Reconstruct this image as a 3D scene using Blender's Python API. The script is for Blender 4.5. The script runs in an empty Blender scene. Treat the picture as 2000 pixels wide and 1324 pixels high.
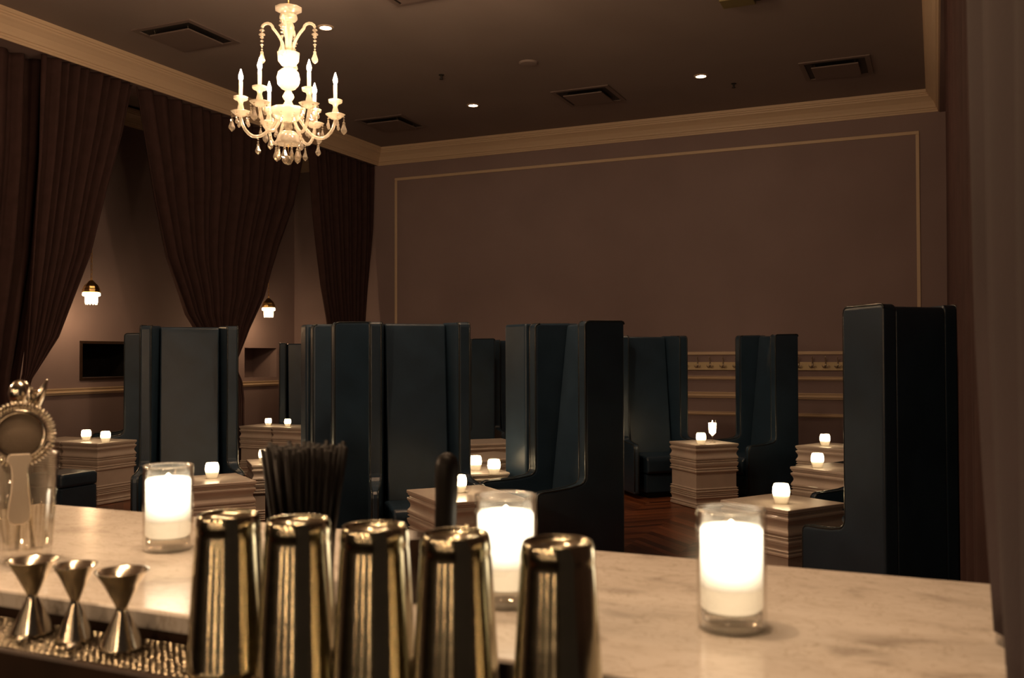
import bpy, bmesh, math, random
from mathutils import Vector, Matrix
random.seed(7)
PI = math.pi
S = bpy.context.scene
COL = S.collection
def rad(a): return math.radians(a)

# ---------------------------------------------------------------- camera
YAW, PITCH, ROLL, FPX = rad(24.007), rad(1.036), rad(-0.145), 1862.36
fw = Vector((-math.sin(YAW)*math.cos(PITCH), math.cos(YAW)*math.cos(PITCH), math.sin(PITCH)))
rt = Vector((math.cos(YAW), math.sin(YAW), 0)); up = rt.cross(fw)
r2 = rt*math.cos(ROLL)+up*math.sin(ROLL); u2 = -rt*math.sin(ROLL)+up*math.cos(ROLL)
cd = bpy.data.cameras.new('camera'); cam = bpy.data.objects.new('camera', cd); COL.objects.link(cam)
m = Matrix((r2, u2, -fw)).transposed().to_4x4(); m.translation = Vector((0, 0, 1.4)); cam.matrix_world = m
cd.sensor_width = 36; cd.lens = 36*FPX/2000; cd.clip_start = .02
cd.dof.use_dof = True; cd.dof.focus_distance = 6.5; cd.dof.aperture_fstop = 6.3; cd.dof.aperture_blades = 7
S.camera = cam

# ---------------------------------------------------------------- world, exposure, room lamps
S.view_settings.view_transform = 'Standard'; S.view_settings.look = 'None'
S.view_settings.exposure = 1.3; S.view_settings.gamma = 1
S.cycles.use_denoising = True; S.cycles.sample_clamp_indirect = 4; S.cycles.max_bounces = 10
S.cycles.transparent_max_bounces = 24; S.cycles.caustics_refractive = False; S.cycles.caustics_reflective = False
w = bpy.data.worlds.new('world'); S.world = w; w.use_nodes = True
w.node_tree.nodes['Background'].inputs[0].default_value = (.9, .62, .45, 1)
w.node_tree.nodes['Background'].inputs[1].default_value = 0.012
WARM = (1, .635, .36)
def lamp(name, loc, power, radius=.05, color=WARM):
    l = bpy.data.lights.new(name, 'POINT'); l.energy = power; l.shadow_soft_size = radius; l.color = color
    o = bpy.data.objects.new(name, l); COL.objects.link(o); o.location = loc; return o
def spot(name, loc, tgt, power, ang, radius=.05, color=WARM, blend=.6):
    l = bpy.data.lights.new(name, 'SPOT'); l.energy = power; l.shadow_soft_size = radius; l.color = color
    l.spot_size = rad(ang); l.spot_blend = blend
    o = bpy.data.objects.new(name, l); COL.objects.link(o); o.location = loc
    o.rotation_euler = (Vector(tgt)-Vector(loc)).to_track_quat('-Z', 'Y').to_euler(); return o
# lamps of the unseen room and bar, plus added fill spots and streak lights
lamp('chandelier_lamp', (-2.8, 5.2, 4.0), 50, .12)
lamp('bar_shelf_lamp', (-2.7, .9, 2.0), 30, .07)
for x in (-1.6, -.95, -.3): spot('bar_fill_spot', (x, .9, 4.3), (x, 1.0, 1.1), 55, 44, .05)  # spots added overhead to brighten the marble
lamp('chandelier_lamp', (-6.2, 2.6, 3.2), 26, .2)
for x, y, z, p, r in ((-1.9, -.9, 2.0, 5, .05), (-1.05, -.95, 2.1, 5, .04), (-.35, -.9, 2.0, 5, .05), (-1.45, -1.2, 1.62, 2, .03), (-.72, -1.2, 1.6, 2, .03),
                      (-.95, -1.9, 1.9, 3, .05), (-2.6, -.6, 1.9, 4, .04), (-.05, -1.7, 1.75, 2.5, .03)):
    lamp('back_bar_lamp', (x, y, z), p, r)
for x, z in ((-1.75, 1.34), (-1.25, 1.22), (-.95, 1.30), (-.60, 1.24), (-.30, 1.33), (.05, 1.25)):
    lamp('tin_streak_lamp', (x, -.95, z), .30, .018)  # small lights added to draw highlight streaks on the tins
CHX, CHY = -4.02, 5.29
for k in range(6):
    a = rad(32+60*k)
    lamp('chandelier_bulb_lamp', (CHX+.3*math.cos(a), CHY+.3*math.sin(a), 3.31), 7.0, .02)
# downlights in the ceiling
DL = [(-5.112, 10.335), (-2.318, 10.284), (-5.139, 7.316)]
for x, y in DL: spot('downlight_lamp', (x, y, 4.42), (x, y, 0), 14, 80, .04)
# hanging lamps in the curtained alcove
PEND = [(-8.5, 7.70, 2.13), (-8.5, 10.75, 2.10)]
for p in PEND: lamp('hanging_lamp_light', (p[0]+.0, p[1], p[2]-.16), 5.5, .04, (1, .6, .3))

# ---------------------------------------------------------------- materials
def nt(name):
    mt = bpy.data.materials.new(name); mt.use_nodes = True
    return mt, mt.node_tree, mt.node_tree.nodes['Principled BSDF']
def principled(name, col, rough=.5, metal=0, coat=0, bump=0, bscale=60, var=0, vscale=4, spec=.5):
    mt, t, b = nt(name); N, L = t.nodes, t.links
    b.inputs['Base Color'].default_value = (*col, 1); b.inputs['Roughness'].default_value = rough
    b.inputs['Metallic'].default_value = metal; b.inputs['Coat Weight'].default_value = coat
    b.inputs['Specular IOR Level'].default_value = spec
    tc = N.new('ShaderNodeTexCoord')
    if bump:
        n = N.new('ShaderNodeTexNoise'); n.inputs['Scale'].default_value = bscale; n.inputs['Detail'].default_value = 4
        L.new(tc.outputs['Object'], n.inputs['Vector'])
        bp = N.new('ShaderNodeBump'); bp.inputs['Strength'].default_value = bump; bp.inputs['Distance'].default_value = .01
        L.new(n.outputs['Fac'], bp.inputs['Height']); L.new(bp.outputs['Normal'], b.inputs['Normal'])
    if var:
        n = N.new('ShaderNodeTexNoise'); n.inputs['Scale'].default_value = vscale; n.inputs['Detail'].default_value = 5
        L.new(tc.outputs['Object'], n.inputs['Vector'])
        r = N.new('ShaderNodeValToRGB')
        r.color_ramp.elements[0].position = .3; r.color_ramp.elements[1].position = .7
        r.color_ramp.elements[0].color = (*[c*(1-var) for c in col], 1)
        r.color_ramp.elements[1].color = (*[min(1, c*(1+var)) for c in col], 1)
        L.new(n.outputs['Fac'], r.inputs['Fac']); L.new(r.outputs['Color'], b.inputs['Base Color'])
    return mt
def emission(name, col, strength):
    mt = bpy.data.materials.new(name); mt.use_nodes = True; t = mt.node_tree
    t.nodes.clear(); e = t.nodes.new('ShaderNodeEmission'); o = t.nodes.new('ShaderNodeOutputMaterial')
    e.inputs[0].default_value = (*col, 1); e.inputs[1].default_value = strength
    t.links.new(e.outputs[0], o.inputs[0]); return mt
def thin_glass(name, tint=(.95, .93, .88), milky=0.0, gloss=.10, rough=.03):
    """thin walled glass: see-through, mirror glints at the edge, optional milky body"""
    mt = bpy.data.materials.new(name); mt.use_nodes = True; t = mt.node_tree; N, L = t.nodes, t.links
    N.clear(); o = N.new('ShaderNodeOutputMaterial')
    tr = N.new('ShaderNodeBsdfTransparent'); tr.inputs[0].default_value = (*tint, 1)
    gl = N.new('ShaderNodeBsdfGlossy'); gl.inputs['Roughness'].default_value = rough
    lw = N.new('ShaderNodeLayerWeight'); lw.inputs[0].default_value = .35
    mr = N.new('ShaderNodeMapRange'); mr.inputs[3].default_value = gloss*.35; mr.inputs[4].default_value = min(1, gloss*6)
    L.new(lw.outputs['Facing'], mr.inputs[0])
    mx = N.new('ShaderNodeMixShader'); L.new(mr.outputs[0], mx.inputs[0]); L.new(tr.outputs[0], mx.inputs[1]); L.new(gl.outputs[0], mx.inputs[2])
    out = mx
    if milky:
        tl = N.new('ShaderNodeBsdfTranslucent'); tl.inputs[0].default_value = (1, .95, .85, 1)
        df = N.new('ShaderNodeBsdfDiffuse'); df.inputs[0].default_value = (.9, .85, .78, 1)
        m0 = N.new('ShaderNodeMixShader'); m0.inputs[0].default_value = .5
        L.new(tl.outputs[0], m0.inputs[1]); L.new(df.outputs[0], m0.inputs[2])
        m1 = N.new('ShaderNodeMixShader'); m1.inputs[0].default_value = milky
        L.new(mx.outputs[0], m1.inputs[1]); L.new(m0.outputs[0], m1.inputs[2]); out = m1
    L.new(out.outputs[0], o.inputs[0]); return mt

M = {}
M['wall'] = principled('mauve_wall_paint', (.265, .198, .198), .75, bump=.05, bscale=90, var=.06, vscale=1.5, spec=.3)
M['ceil'] = principled('mauve_ceiling_paint', (.27, .225, .215), .8, spec=.2, var=.05, vscale=1)
M['cream'] = principled('cream_moulding_paint', (.62, .48, .34), .5, bump=.03, bscale=50)
M['board'] = principled('coat_board_paint', (.62, .50, .30), .5, var=.05, vscale=8)
M['table'] = principled('table_lacquer', (.56, .485, .43), .3, bump=.02, bscale=30, var=.07, vscale=6, coat=.2)
M['curtain'] = principled('plum_velvet', (.046, .025, .024), .9, bump=.12, bscale=220, var=.15, vscale=9, spec=.15)
M['curtain_near'] = principled('plum_velvet_dimmed', (.027, .016, .018), .8, bump=.12, bscale=220, var=.12, vscale=9, spec=.3)  # same plum cloth, colour lowered to stand in for dim light
M['leather'] = principled('teal_leather', (.020, .041, .070), .30, bump=.12, bscale=380, var=.18, vscale=5, spec=.5)
M['piping'] = principled('dark_piping', (.018, .025, .03), .22)
M['black'] = principled('black_plastic', (.004, .003, .003), .45, spec=.15)
M['darkwood'] = principled('dark_stained_wood', (.03, .016, .010), .35, var=.3, vscale=12)
M['steel'] = principled('bar_steel', (.60, .54, .44), .17, 1)
M['sieve'] = principled('sieve_plate', (.20, .16, .12), .55, .6, bump=.4, bscale=700)
M['satin'] = principled('satin_steel', (.75, .66, .54), .42, .8)
M['tin'] = None
M['hook'] = principled('pale_metal_hook', (.5, .42, .33), .35, .5)
M['brass'] = principled('gilt_metal', (.75, .50, .20), .3, 1)
M['vent'] = principled('vent_paint', (.17, .13, .12), .6)
M['ventdark'] = principled('vent_shadow_metal', (.012, .010, .010), .6)  # shade of the vent gap, also the dark metal of small fittings
M['whitetrim'] = principled('lamp_trim', (.5, .4, .32), .5)
M['glass'] = thin_glass('clear_glass', (.96, .94, .90), 0, .12)
M['crystal'] = thin_glass('crystal_glass', (.96, .93, .87), .34, .16, .08)
M['prism'] = thin_glass('prism_glass', (.93, .88, .80), .16, .16, .05)
M['baseglass'] = thin_glass('thick_glass', (.98, .95, .90), .10, .2, .05)
M['frost'] = thin_glass('frosted_glass', (1, .96, .88), .5, .06, .2)
M['bulb'] = emission('flame_bulb', (1, .80, .52), 60)
M['flame'] = emission('candle_flame', (1, .78, .48), 10)
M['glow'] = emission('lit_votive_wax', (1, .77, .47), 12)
M['wax'] = emission('wax_foot', (1, .70, .38), .45)  # lower wax emits weakly; candle glow put into the material
M['bigglow'] = emission('graded_glow_wax', (1, .86, .66), 3.4)
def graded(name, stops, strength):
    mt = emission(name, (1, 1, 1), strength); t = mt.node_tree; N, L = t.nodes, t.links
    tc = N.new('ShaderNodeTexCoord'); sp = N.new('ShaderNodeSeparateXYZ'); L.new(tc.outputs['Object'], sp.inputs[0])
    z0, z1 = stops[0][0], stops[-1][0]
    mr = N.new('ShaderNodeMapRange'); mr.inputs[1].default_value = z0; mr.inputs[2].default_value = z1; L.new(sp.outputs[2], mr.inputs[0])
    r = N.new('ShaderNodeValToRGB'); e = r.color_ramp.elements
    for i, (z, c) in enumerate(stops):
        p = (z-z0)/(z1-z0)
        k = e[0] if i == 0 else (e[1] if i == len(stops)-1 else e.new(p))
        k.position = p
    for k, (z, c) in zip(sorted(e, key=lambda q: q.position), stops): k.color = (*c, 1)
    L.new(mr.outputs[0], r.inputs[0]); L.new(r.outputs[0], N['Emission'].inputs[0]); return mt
M['bigglow'] = graded('graded_glow_wax', [(.045, (.10, .072, .044)), (.056, (.22, .17, .11)), (.070, (.75, .63, .45)), (.095, (1, .86, .66)), (.112, (.55, .45, .32))], 3.6)  # flame glow in the wax painted as emission graded by height
M['bigwax'] = emission('dim_glow_pillar_wax', (1, .74, .46), .5)  # lower wax glows as well; its candle light is painted in
M['shade'] = emission('beaded_lamp_shade', (1, .72, .40), 6)
M['down'] = emission('downlight_lens', (1, .82, .58), 30)
M['label'] = principled('dull_yellow_label', (.16, .13, .05), .6)
M['niche'] = principled('niche_black', (.006, .005, .005), .85, spec=.2)

def tin_material():
    mt, t, b = nt('brushed_tin'); N, L = t.nodes, t.links
    b.inputs['Metallic'].default_value = 1; b.inputs['Anisotropic'].default_value = .4
    tg = N.new('ShaderNodeTangent'); tg.direction_type = 'RADIAL'; tg.axis = 'Z'; L.new(tg.outputs[0], b.inputs['Tangent'])
    tc = N.new('ShaderNodeTexCoord'); mp = N.new('ShaderNodeMapping'); mp.inputs['Scale'].default_value = (1, 1, 14)
    n = N.new('ShaderNodeTexNoise'); n.inputs['Scale'].default_value = 18; n.inputs['Detail'].default_value = 6
    L.new(tc.outputs['Object'], mp.inputs[0]); L.new(mp.outputs[0], n.inputs['Vector'])
    r = N.new('ShaderNodeMapRange'); r.inputs[3].default_value = .09; r.inputs[4].default_value = .20
    L.new(n.outputs['Fac'], r.inputs[0]); L.new(r.outputs[0], b.inputs['Roughness'])
    n2 = N.new('ShaderNodeTexNoise'); n2.inputs['Scale'].default_value = 25
    L.new(tc.outputs['Object'], n2.inputs['Vector'])
    c = N.new('ShaderNodeValToRGB'); c.color_ramp.elements[0].color = (.36, .33, .235, 1); c.color_ramp.elements[1].color = (.54, .50, .37, 1)
    L.new(n2.outputs['Fac'], c.inputs[0]); L.new(c.outputs[0], b.inputs['Base Color'])
    bp = N.new('ShaderNodeBump'); bp.inputs['Strength'].default_value = .12; bp.inputs['Distance'].default_value = .002
    L.new(n2.outputs['Fac'], bp.inputs['Height']); L.new(bp.outputs[0], b.inputs['Normal'])
    return mt
M['tin'] = tin_material()

def marble():
    mt, t, b = nt('honed_marble'); N, L = t.nodes, t.links
    tc = N.new('ShaderNodeTexCoord')
    mp = N.new('ShaderNodeMapping'); mp.inputs['Rotation'].default_value = (0, 0, .5); mp.inputs['Scale'].default_value = (2.0, 4.0, 1)
    L.new(tc.outputs['Object'], mp.inputs[0])
    n = N.new('ShaderNodeTexNoise'); n.inputs['Scale'].default_value = 3.6; n.inputs['Detail'].default_value = 10; n.inputs['Distortion'].default_value = .8
    L.new(mp.outputs[0], n.inputs['Vector'])
    r = N.new('ShaderNodeValToRGB'); e = r.color_ramp.elements
    e[0].position = .30; e[0].color = (.48, .43, .38, 1); e[1].position = .66; e[1].color = (.78, .73, .67, 1)
    k = e.new(.43); k.color = (.71, .655, .59, 1)
    L.new(n.outputs['Fac'], r.inputs[0])
    n2 = N.new('ShaderNodeTexNoise'); n2.inputs['Scale'].default_value = 7; n2.inputs['Detail'].default_value = 8; n2.inputs['Distortion'].default_value = 2.5
    L.new(mp.outputs[0], n2.inputs['Vector'])
    r2_ = N.new('ShaderNodeValToRGB'); e = r2_.color_ramp.elements
    e[0].position = .47; e[0].color = (1, 1, 1, 1); e[1].position = .53; e[1].color = (1, 1, 1, 1)
    k = e.new(.5); k.color = (.72, .68, .62, 1)
    L.new(n2.outputs['Fac'], r2_.inputs[0])
    mx = N.new('ShaderNodeMix'); mx.data_type = 'RGBA'; mx.blend_type = 'MULTIPLY'; mx.inputs[0].default_value = .8
    L.new(r.outputs[0], mx.inputs[6]); L.new(r2_.outputs[0], mx.inputs[7]); L.new(mx.outputs[2], b.inputs['Base Color'])
    b.inputs['Roughness'].default_value = .17
    return mt
M['marble'] = marble()

def parquet():
    mt, t, b = nt('chevron_parquet'); N, L = t.nodes, t.links
    tc = N.new('ShaderNodeTexCoord'); sp = N.new('ShaderNodeSeparateXYZ'); L.new(tc.outputs['Object'], sp.inputs[0])
    def mth(op, a, bb=None):
        n = N.new('ShaderNodeMath'); n.operation = op
        for i, v in enumerate((a, bb)):
            if v is None: continue
            if isinstance(v, (int, float)): n.inputs[i].default_value = v
            else: L.new(v, n.inputs[i])
        return n.outputs[0]
    wd = .42
    cx = mth('DIVIDE', sp.outputs[0], wd); col = mth('FLOOR', cx); fr = mth('FRACT', cx)
    par = mth('MODULO', mth('ABSOLUTE', col), 2.0)
    sgn = mth('SUBTRACT', mth('MULTIPLY', par, 2.0), 1.0)
    sh = mth('MULTIPLY', mth('MULTIPLY', mth('SUBTRACT', fr, .5), sgn), wd)
    v = mth('DIVIDE', mth('ADD', sp.outputs[1], sh), .095); pl = mth('FLOOR', v); pf = mth('FRACT', v)
    cmb = N.new('ShaderNodeCombineXYZ'); L.new(col, cmb.inputs[0]); L.new(pl, cmb.inputs[1])
    wn = N.new('ShaderNodeTexWhiteNoise'); L.new(cmb.outputs[0], wn.inputs['Vector'])
    gr = N.new('ShaderNodeTexNoise'); gr.inputs['Scale'].default_value = 3; gr.inputs['Detail'].default_value = 6
    c2 = N.new('ShaderNodeCombineXYZ'); L.new(mth('MULTIPLY', sp.outputs[0], 2.0), c2.inputs[0]); L.new(mth('MULTIPLY', v, 3.0), c2.inputs[1]); L.new(pl, c2.inputs[2])
    L.new(c2.outputs[0], gr.inputs['Vector'])
    f = mth('ADD', mth('MULTIPLY', wn.outputs['Value'], .6), mth('MULTIPLY', gr.outputs['Fac'], .5))
    r = N.new('ShaderNodeValToRGB'); e = r.color_ramp.elements
    e[0].position = .15; e[0].color = (.05, .014, .005, 1); e[1].position = .95; e[1].color = (.30, .10, .038, 1)
    L.new(f, r.inputs[0])
    gap = mth('GREATER_THAN', mth('ABSOLUTE', mth('SUBTRACT', pf, .5)), .465)
    mx = N.new('ShaderNodeMix'); mx.data_type = 'RGBA'; L.new(gap, mx.inputs[0]); L.new(r.outputs[0], mx.inputs[6]); mx.inputs[7].default_value = (.01, .004, .002, 1)
    L.new(mx.outputs[2], b.inputs['Base Color']); b.inputs['Roughness'].default_value = .3
    return mt
M['parquet'] = parquet()

def dimpled():
    mt, t, b = nt('dimpled_steel'); N, L = t.nodes, t.links
    b.inputs['Base Color'].default_value = (.20, .17, .12, 1); b.inputs['Metallic'].default_value = 1; b.inputs['Roughness'].default_value = .2
    tc = N.new('ShaderNodeTexCoord'); v = N.new('ShaderNodeTexVoronoi'); v.inputs['Scale'].default_value = 110; v.inputs['Randomness'].default_value = .25
    L.new(tc.outputs['Object'], v.inputs['Vector'])
    bp = N.new('ShaderNodeBump'); bp.inputs['Strength'].default_value = 1.0; bp.inputs['Distance'].default_value = .006
    L.new(v.outputs['Distance'], bp.inputs['Height']); L.new(bp.outputs[0], b.inputs['Normal'])
    return mt
M['dimple'] = dimpled()

# ---------------------------------------------------------------- mesh helpers
def finish(name, bm, mat, parent=None, smooth=False, loc=None, rotz=0, bevel=0, bseg=2, solid=0):
    me = bpy.data.meshes.new(name); bmesh.ops.recalc_face_normals(bm, faces=bm.faces); bm.to_mesh(me); bm.free()
    me.materials.append(mat)
    if smooth:
        for p in me.polygons: p.use_smooth = True
    o = bpy.data.objects.new(name, me); COL.objects.link(o)
    if parent: o.parent = parent
    if loc: o.location = loc
    o.rotation_euler = (0, 0, rotz)
    if solid:
        md = o.modifiers.new('thickness', 'SOLIDIFY'); md.thickness = solid; md.offset = 0
    if bevel:
        md = o.modifiers.new('bevel', 'BEVEL'); md.width = bevel; md.segments = bseg; md.limit_method = 'ANGLE'; md.angle_limit = rad(35)
    return o
def add_box(bm, x0, x1, y0, y1, z0, z1, M4=None):
    vs = [bm.verts.new((x, y, z)) for x in (x0, x1) for y in (y0, y1) for z in (z0, z1)]
    if M4: 
        for v in vs: v.co = M4 @ v.co
    for f in ((0, 1, 3, 2), (4, 6, 7, 5), (0, 4, 5, 1), (2, 3, 7, 6), (0, 2, 6, 4), (1, 5, 7, 3)):
        bm.faces.new([vs[i] for i in f])
def lathe(bm, prof, seg=24, c=(0, 0, 0), M4=None, flute=0):
    rings = []
    for r, z in prof:
        ring = []
        for i in range(seg):
            a = 2*PI*i/seg; rr = max(r, 1e-5)*(1+flute*(1 if i % 2 else 0))
            p = Vector((c[0]+rr*math.cos(a), c[1]+rr*math.sin(a), c[2]+z))
            ring.append(bm.verts.new(M4 @ p if M4 else p))
        rings.append(ring)
    for a, b in zip(rings, rings[1:]):
        for i in range(seg):
            j = (i+1) % seg; bm.faces.new((a[i], a[j], b[j], b[i]))
    return rings
def capped(bm, prof, seg=24, c=(0, 0, 0), M4=None, flute=0):
    rg = lathe(bm, prof, seg, c, M4, flute); bm.faces.new(rg[0][::-1]); bm.faces.new(rg[-1])
def tube(bm, pts, r, seg=8, closed=False):
    pts = [Vector(p) for p in pts]; n = len(pts); rings = []; prev = None
    for i, p in enumerate(pts):
        if closed: d = pts[(i+1) % n]-pts[i-1]
        else: d = pts[min(i+1, n-1)]-pts[max(i-1, 0)]
        d.normalize()
        if prev is None:
            a = Vector((0, 0, 1)) if abs(d.z) < .9 else Vector((1, 0, 0))
            u = d.cross(a).normalized()
        else:
            u = (prev-d*prev.dot(d)).normalized()
        prev = u; v = d.cross(u)
        rr = r[i] if isinstance(r, (list, tuple)) else r
        rings.append([bm.verts.new(p+(u*math.cos(2*PI*k/seg)+v*math.sin(2*PI*k/seg))*rr) for k in range(seg)])
    for i in range(n if closed else n-1):
        a, b = rings[i], rings[(i+1) % n]
        for k in range(seg):
            j = (k+1) % seg; bm.faces.new((a[k], a[j], b[j], b[k]))
    if not closed: bm.faces.new(rings[0][::-1]); bm.faces.new(rings[-1])
def prism_poly(bm, pts2, fn, y0, y1):
    """closed outline pts2 swept between two sides; fn(a, b, side) -> 3D"""
    A = [bm.verts.new(fn(a, b, y0)) for a, b in pts2]; B = [bm.verts.new(fn(a, b, y1)) for a, b in pts2]
    n = len(pts2)
    bm.faces.new(A); bm.faces.new(B[::-1])
    for i in range(n): bm.faces.new((A[i], B[i], B[(i+1) % n], A[(i+1) % n]))
def thing(name, label, cat, loc=(0, 0, 0), rotz=0, group=None, scale=None):
    o = bpy.data.objects.new(name, None); COL.objects.link(o); o.empty_display_size = .1
    o.location = loc; o.rotation_euler = (0, 0, rotz); o['label'] = label; o['category'] = cat
    if group: o['group'] = group
    if scale: o.scale = scale
    return o
def tag(o, label, cat, group=None, kind=None):
    o['label'] = label; o['category'] = cat
    if group: o['group'] = group
    if kind: o['kind'] = kind
    return o
def struct(o, label=None):
    o['kind'] = 'structure'
    if label: o['label'] = label; 
    return o
def kids(o): return [c for c in COL.objects if c.parent == o]
def dup(o, parent=None, **kw):
    ks = kids(o); c = o.copy(); COL.objects.link(c); c.parent = parent
    for k in ks: dup(k, c)
    return c
def dup_thing(o, label, loc, rotz=0, group=None, scale=None):
    c = dup(o); c.location = loc; c.rotation_euler = (0, 0, rotz); c['label'] = label
    if group: c['group'] = group
    if scale: c.scale = scale
    return c

# ================================================================ ROOM SHELL
YB, XA, XR, CZ = 12.0, -9.0, .17, 4.45     # back wall, alcove wall, right wall, ceiling
YF, BEAM = -2.2, -7.5
def sbox(name, args, mat, label=None):
    bm = bmesh.new(); add_box(bm, *args); return struct(finish(name, bm, mat), label)
sbox('floor', (XA-.6, 1.2, YF, YB+.2, -.1, 0), M['parquet'], 'dark red brown herringbone parquet floor')
sbox('ceiling', (XA-.6, 1.2, YF-.2, YB+.2, CZ, CZ+.15), M['ceil'], 'dark mauve painted ceiling')
sbox('wall_back', (XA-.6, 1.2, YB, YB+.2, 0, CZ), M['wall'], 'dim mauve back wall with moulded panel')
sbox('wall_right', (XR, XR+.15, 1.47, YB, 0, CZ), M['wall'])
sbox('wall_front', (XA-.6, 1.2, YF-.15, YF, 0, CZ), M['niche'])
# left alcove wall with two niches cut in it
NI = [(8.02, 8.85, 1.165, 1.56), (10.85, 11.57, 1.10, 1.53)]
bm = bmesh.new()
X0, X1 = XA-.12, XA
ys = [YF, NI[0][0], NI[0][1], NI[1][0], NI[1][1], YB]
for i in range(5):
    if i in (1, 3):
        n = NI[0] if i == 1 else NI[1]
        add_box(bm, X0, X1, ys[i], ys[i+1], 0, n[2]); add_box(bm, X0, X1, ys[i], ys[i+1], n[3], CZ)
    else: add_box(bm, X0, X1, ys[i], ys[i+1], 0, CZ)
struct(finish('wall_left', bm, M['wall']), 'mauve alcove wall behind the curtains')
# niche linings
for k, n in enumerate(NI):
    bm = bmesh.new(); d = XA-.45
    add_box(bm, d-.02, d, n[0]-.02, n[1]+.02, n[2]-.02, n[3]+.02)
    add_box(bm, d, XA-.121, n[0]-.02, n[0], n[2]-.02, n[3]+.02); add_box(bm, d, XA-.121, n[1], n[1]+.02, n[2]-.02, n[3]+.02)
    add_box(bm, d, XA-.121, n[0], n[1], n[2]-.02, n[2]); add_box(bm, d, XA-.121, n[0], n[1], n[3], n[3]+.02)
    o = struct(finish('trim_%d' % (k+1), bm, M['niche'] if k == 0 else M['wall']))
# dark frame round the first niche
bm = bmesh.new(); n = NI[0]
for a in ((n[0]-.03, n[0], n[2]-.03, n[3]+.03), (n[1], n[1]+.03, n[2]-.03, n[3]+.03)): add_box(bm, XA, XA+.015, *a)
for a in ((n[2]-.03, n[2]), (n[3], n[3]+.03)): add_box(bm, XA, XA+.015, n[0], n[1], *a)
struct(finish('trim_3', bm, M['darkwood']), 'dark wooden frame round the black wall niche')
# beam carrying the curtains
sbox('wall_beam', (BEAM-.40, BEAM, YF, YB, 4.22, CZ), M['wall'], 'beam above the curtains')
# crown moulding profile: (out from wall, down from ceiling)
CR = [(0, -.285), (.018, -.285), (.022, -.262), (.030, -.255), (.032, -.235), (.045, -.228), (.052, -.20), (.075, -.15), (.11, -.11),
      (.135, -.088), (.138, -.07), (.150, -.062), (.152, -.045), (.165, -.04), (.168, 0), (0, 0)]
def crown(name, y_or_x, lo, hi, axis, sgn, label, zc=CZ, mi=True, sc=.85):
    """axis 'x': runs along x at y=const, projecting toward -y ; axis 'y': runs along y at x=const, projecting sgn*x"""
    bm = bmesh.new(); A = []; B = []
    for o_, z_ in CR:
        o_, z_ = o_*sc, z_*sc
        if axis == 'x':
            A.append(bm.verts.new((lo+o_, y_or_x-o_, zc+z_))); B.append(bm.verts.new((hi-o_, y_or_x-o_, zc+z_)))
        else:
            e = o_ if mi else 0
            A.append(bm.verts.new((y_or_x+sgn*o_, lo, zc+z_))); B.append(bm.verts.new((y_or_x+sgn*o_, hi-e, zc+z_)))
    n = len(CR); bm.faces.new(A); bm.faces.new(B)
    for i in range(n): bm.faces.new((A[i], B[i], B[(i+1) % n], A[(i+1) % n]))
    return struct(finish(name, bm, M['cream']), label)
crown('trim_4', YB, BEAM, .055, 'x', 1, 'cream crown moulding along the top of the back wall')
crown('trim_5', BEAM, 1.0, YB, 'y', 1, 'cream crown moulding above the curtains')
sbox('wall_header', (.055, XR, 2.0, YB, 4.20, CZ), M['wall'])
crown('trim_6', .055, 2.0, YB, 'y', -1, 'cream crown moulding along the right wall')
crown('trim_7', XA, 6, YB, 'y', 1, 'crown moulding inside the alcove', zc=4.42, sc=.7)
crown('trim_8', YB, XA, BEAM-.4, 'x', 1, 'crown moulding inside the alcove end', zc=4.42, sc=.7)
# panel moulding on back wall
bm = bmesh.new()
PX1, PX2, PZ = -7.21, -.161, 4.005
for (a, b, c, d) in ((PX1, PX2, PZ-.04, PZ), (PX1, PX1+.04, 1.45, PZ-.04), (PX2-.04, PX2, 1.45, PZ-.04), (PX1, PX2, 1.41, 1.45)):
    add_box(bm, a, b, YB-.016, YB, c, d)
struct(finish('trim_9', bm, M['cream'], bevel=.006), 'cream rectangular panel moulding on the back wall')
def rail(name, axis, c, lo, hi, z0, z1, out, label):
    bm = bmesh.new(); h = z1-z0
    pr = [(0, 0), (out*.5, 0), (out*.6, h*.2), (out, h*.3), (out, h*.45), (out*.55, h*.52), (out*.55, h*.75), (out*.8, h*.85), (out*.8, h), (0, h)]
    A = []; B = []
    for o_, z_ in pr:
        if axis == 'x': A.append(bm.verts.new((lo, c-o_, z0+z_))); B.append(bm.verts.new((hi, c-o_, z0+z_)))
        else: A.append(bm.verts.new((c+o_, lo, z0+z_))); B.append(bm.verts.new((c+o_, hi, z0+z_)))
    bm.faces.new(A); bm.faces.new(B); n = len(pr)
    for i in range(n): bm.faces.new((A[i], B[i], B[(i+1) % n], A[(i+1) % n]))
    return struct(finish(name, bm, M['cream']), label)
rail('trim_10', 'x', YB, XA, XR, 1.10, 1.145, .03, 'upper thin rail under the coat board')
rail('trim_11', 'x', YB, XA, XR, .87, .945, .035, 'middle chair rail on the back wall')
rail('trim_12', 'x', YB, XA, XR, .655, .70, .028, 'lowest thin rail on the back wall')
rail('trim_13', 'y', XA, 5.5, YB, .975, 1.05, .035, 'chair rail on the alcove wall')
sbox('baseboard_back', (XA, XR, YB-.02, YB, 0, .16), M['cream'])
sbox('baseboard_left', (XA, XA+.02, 5, YB, 0, .16), M['cream'])

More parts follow.
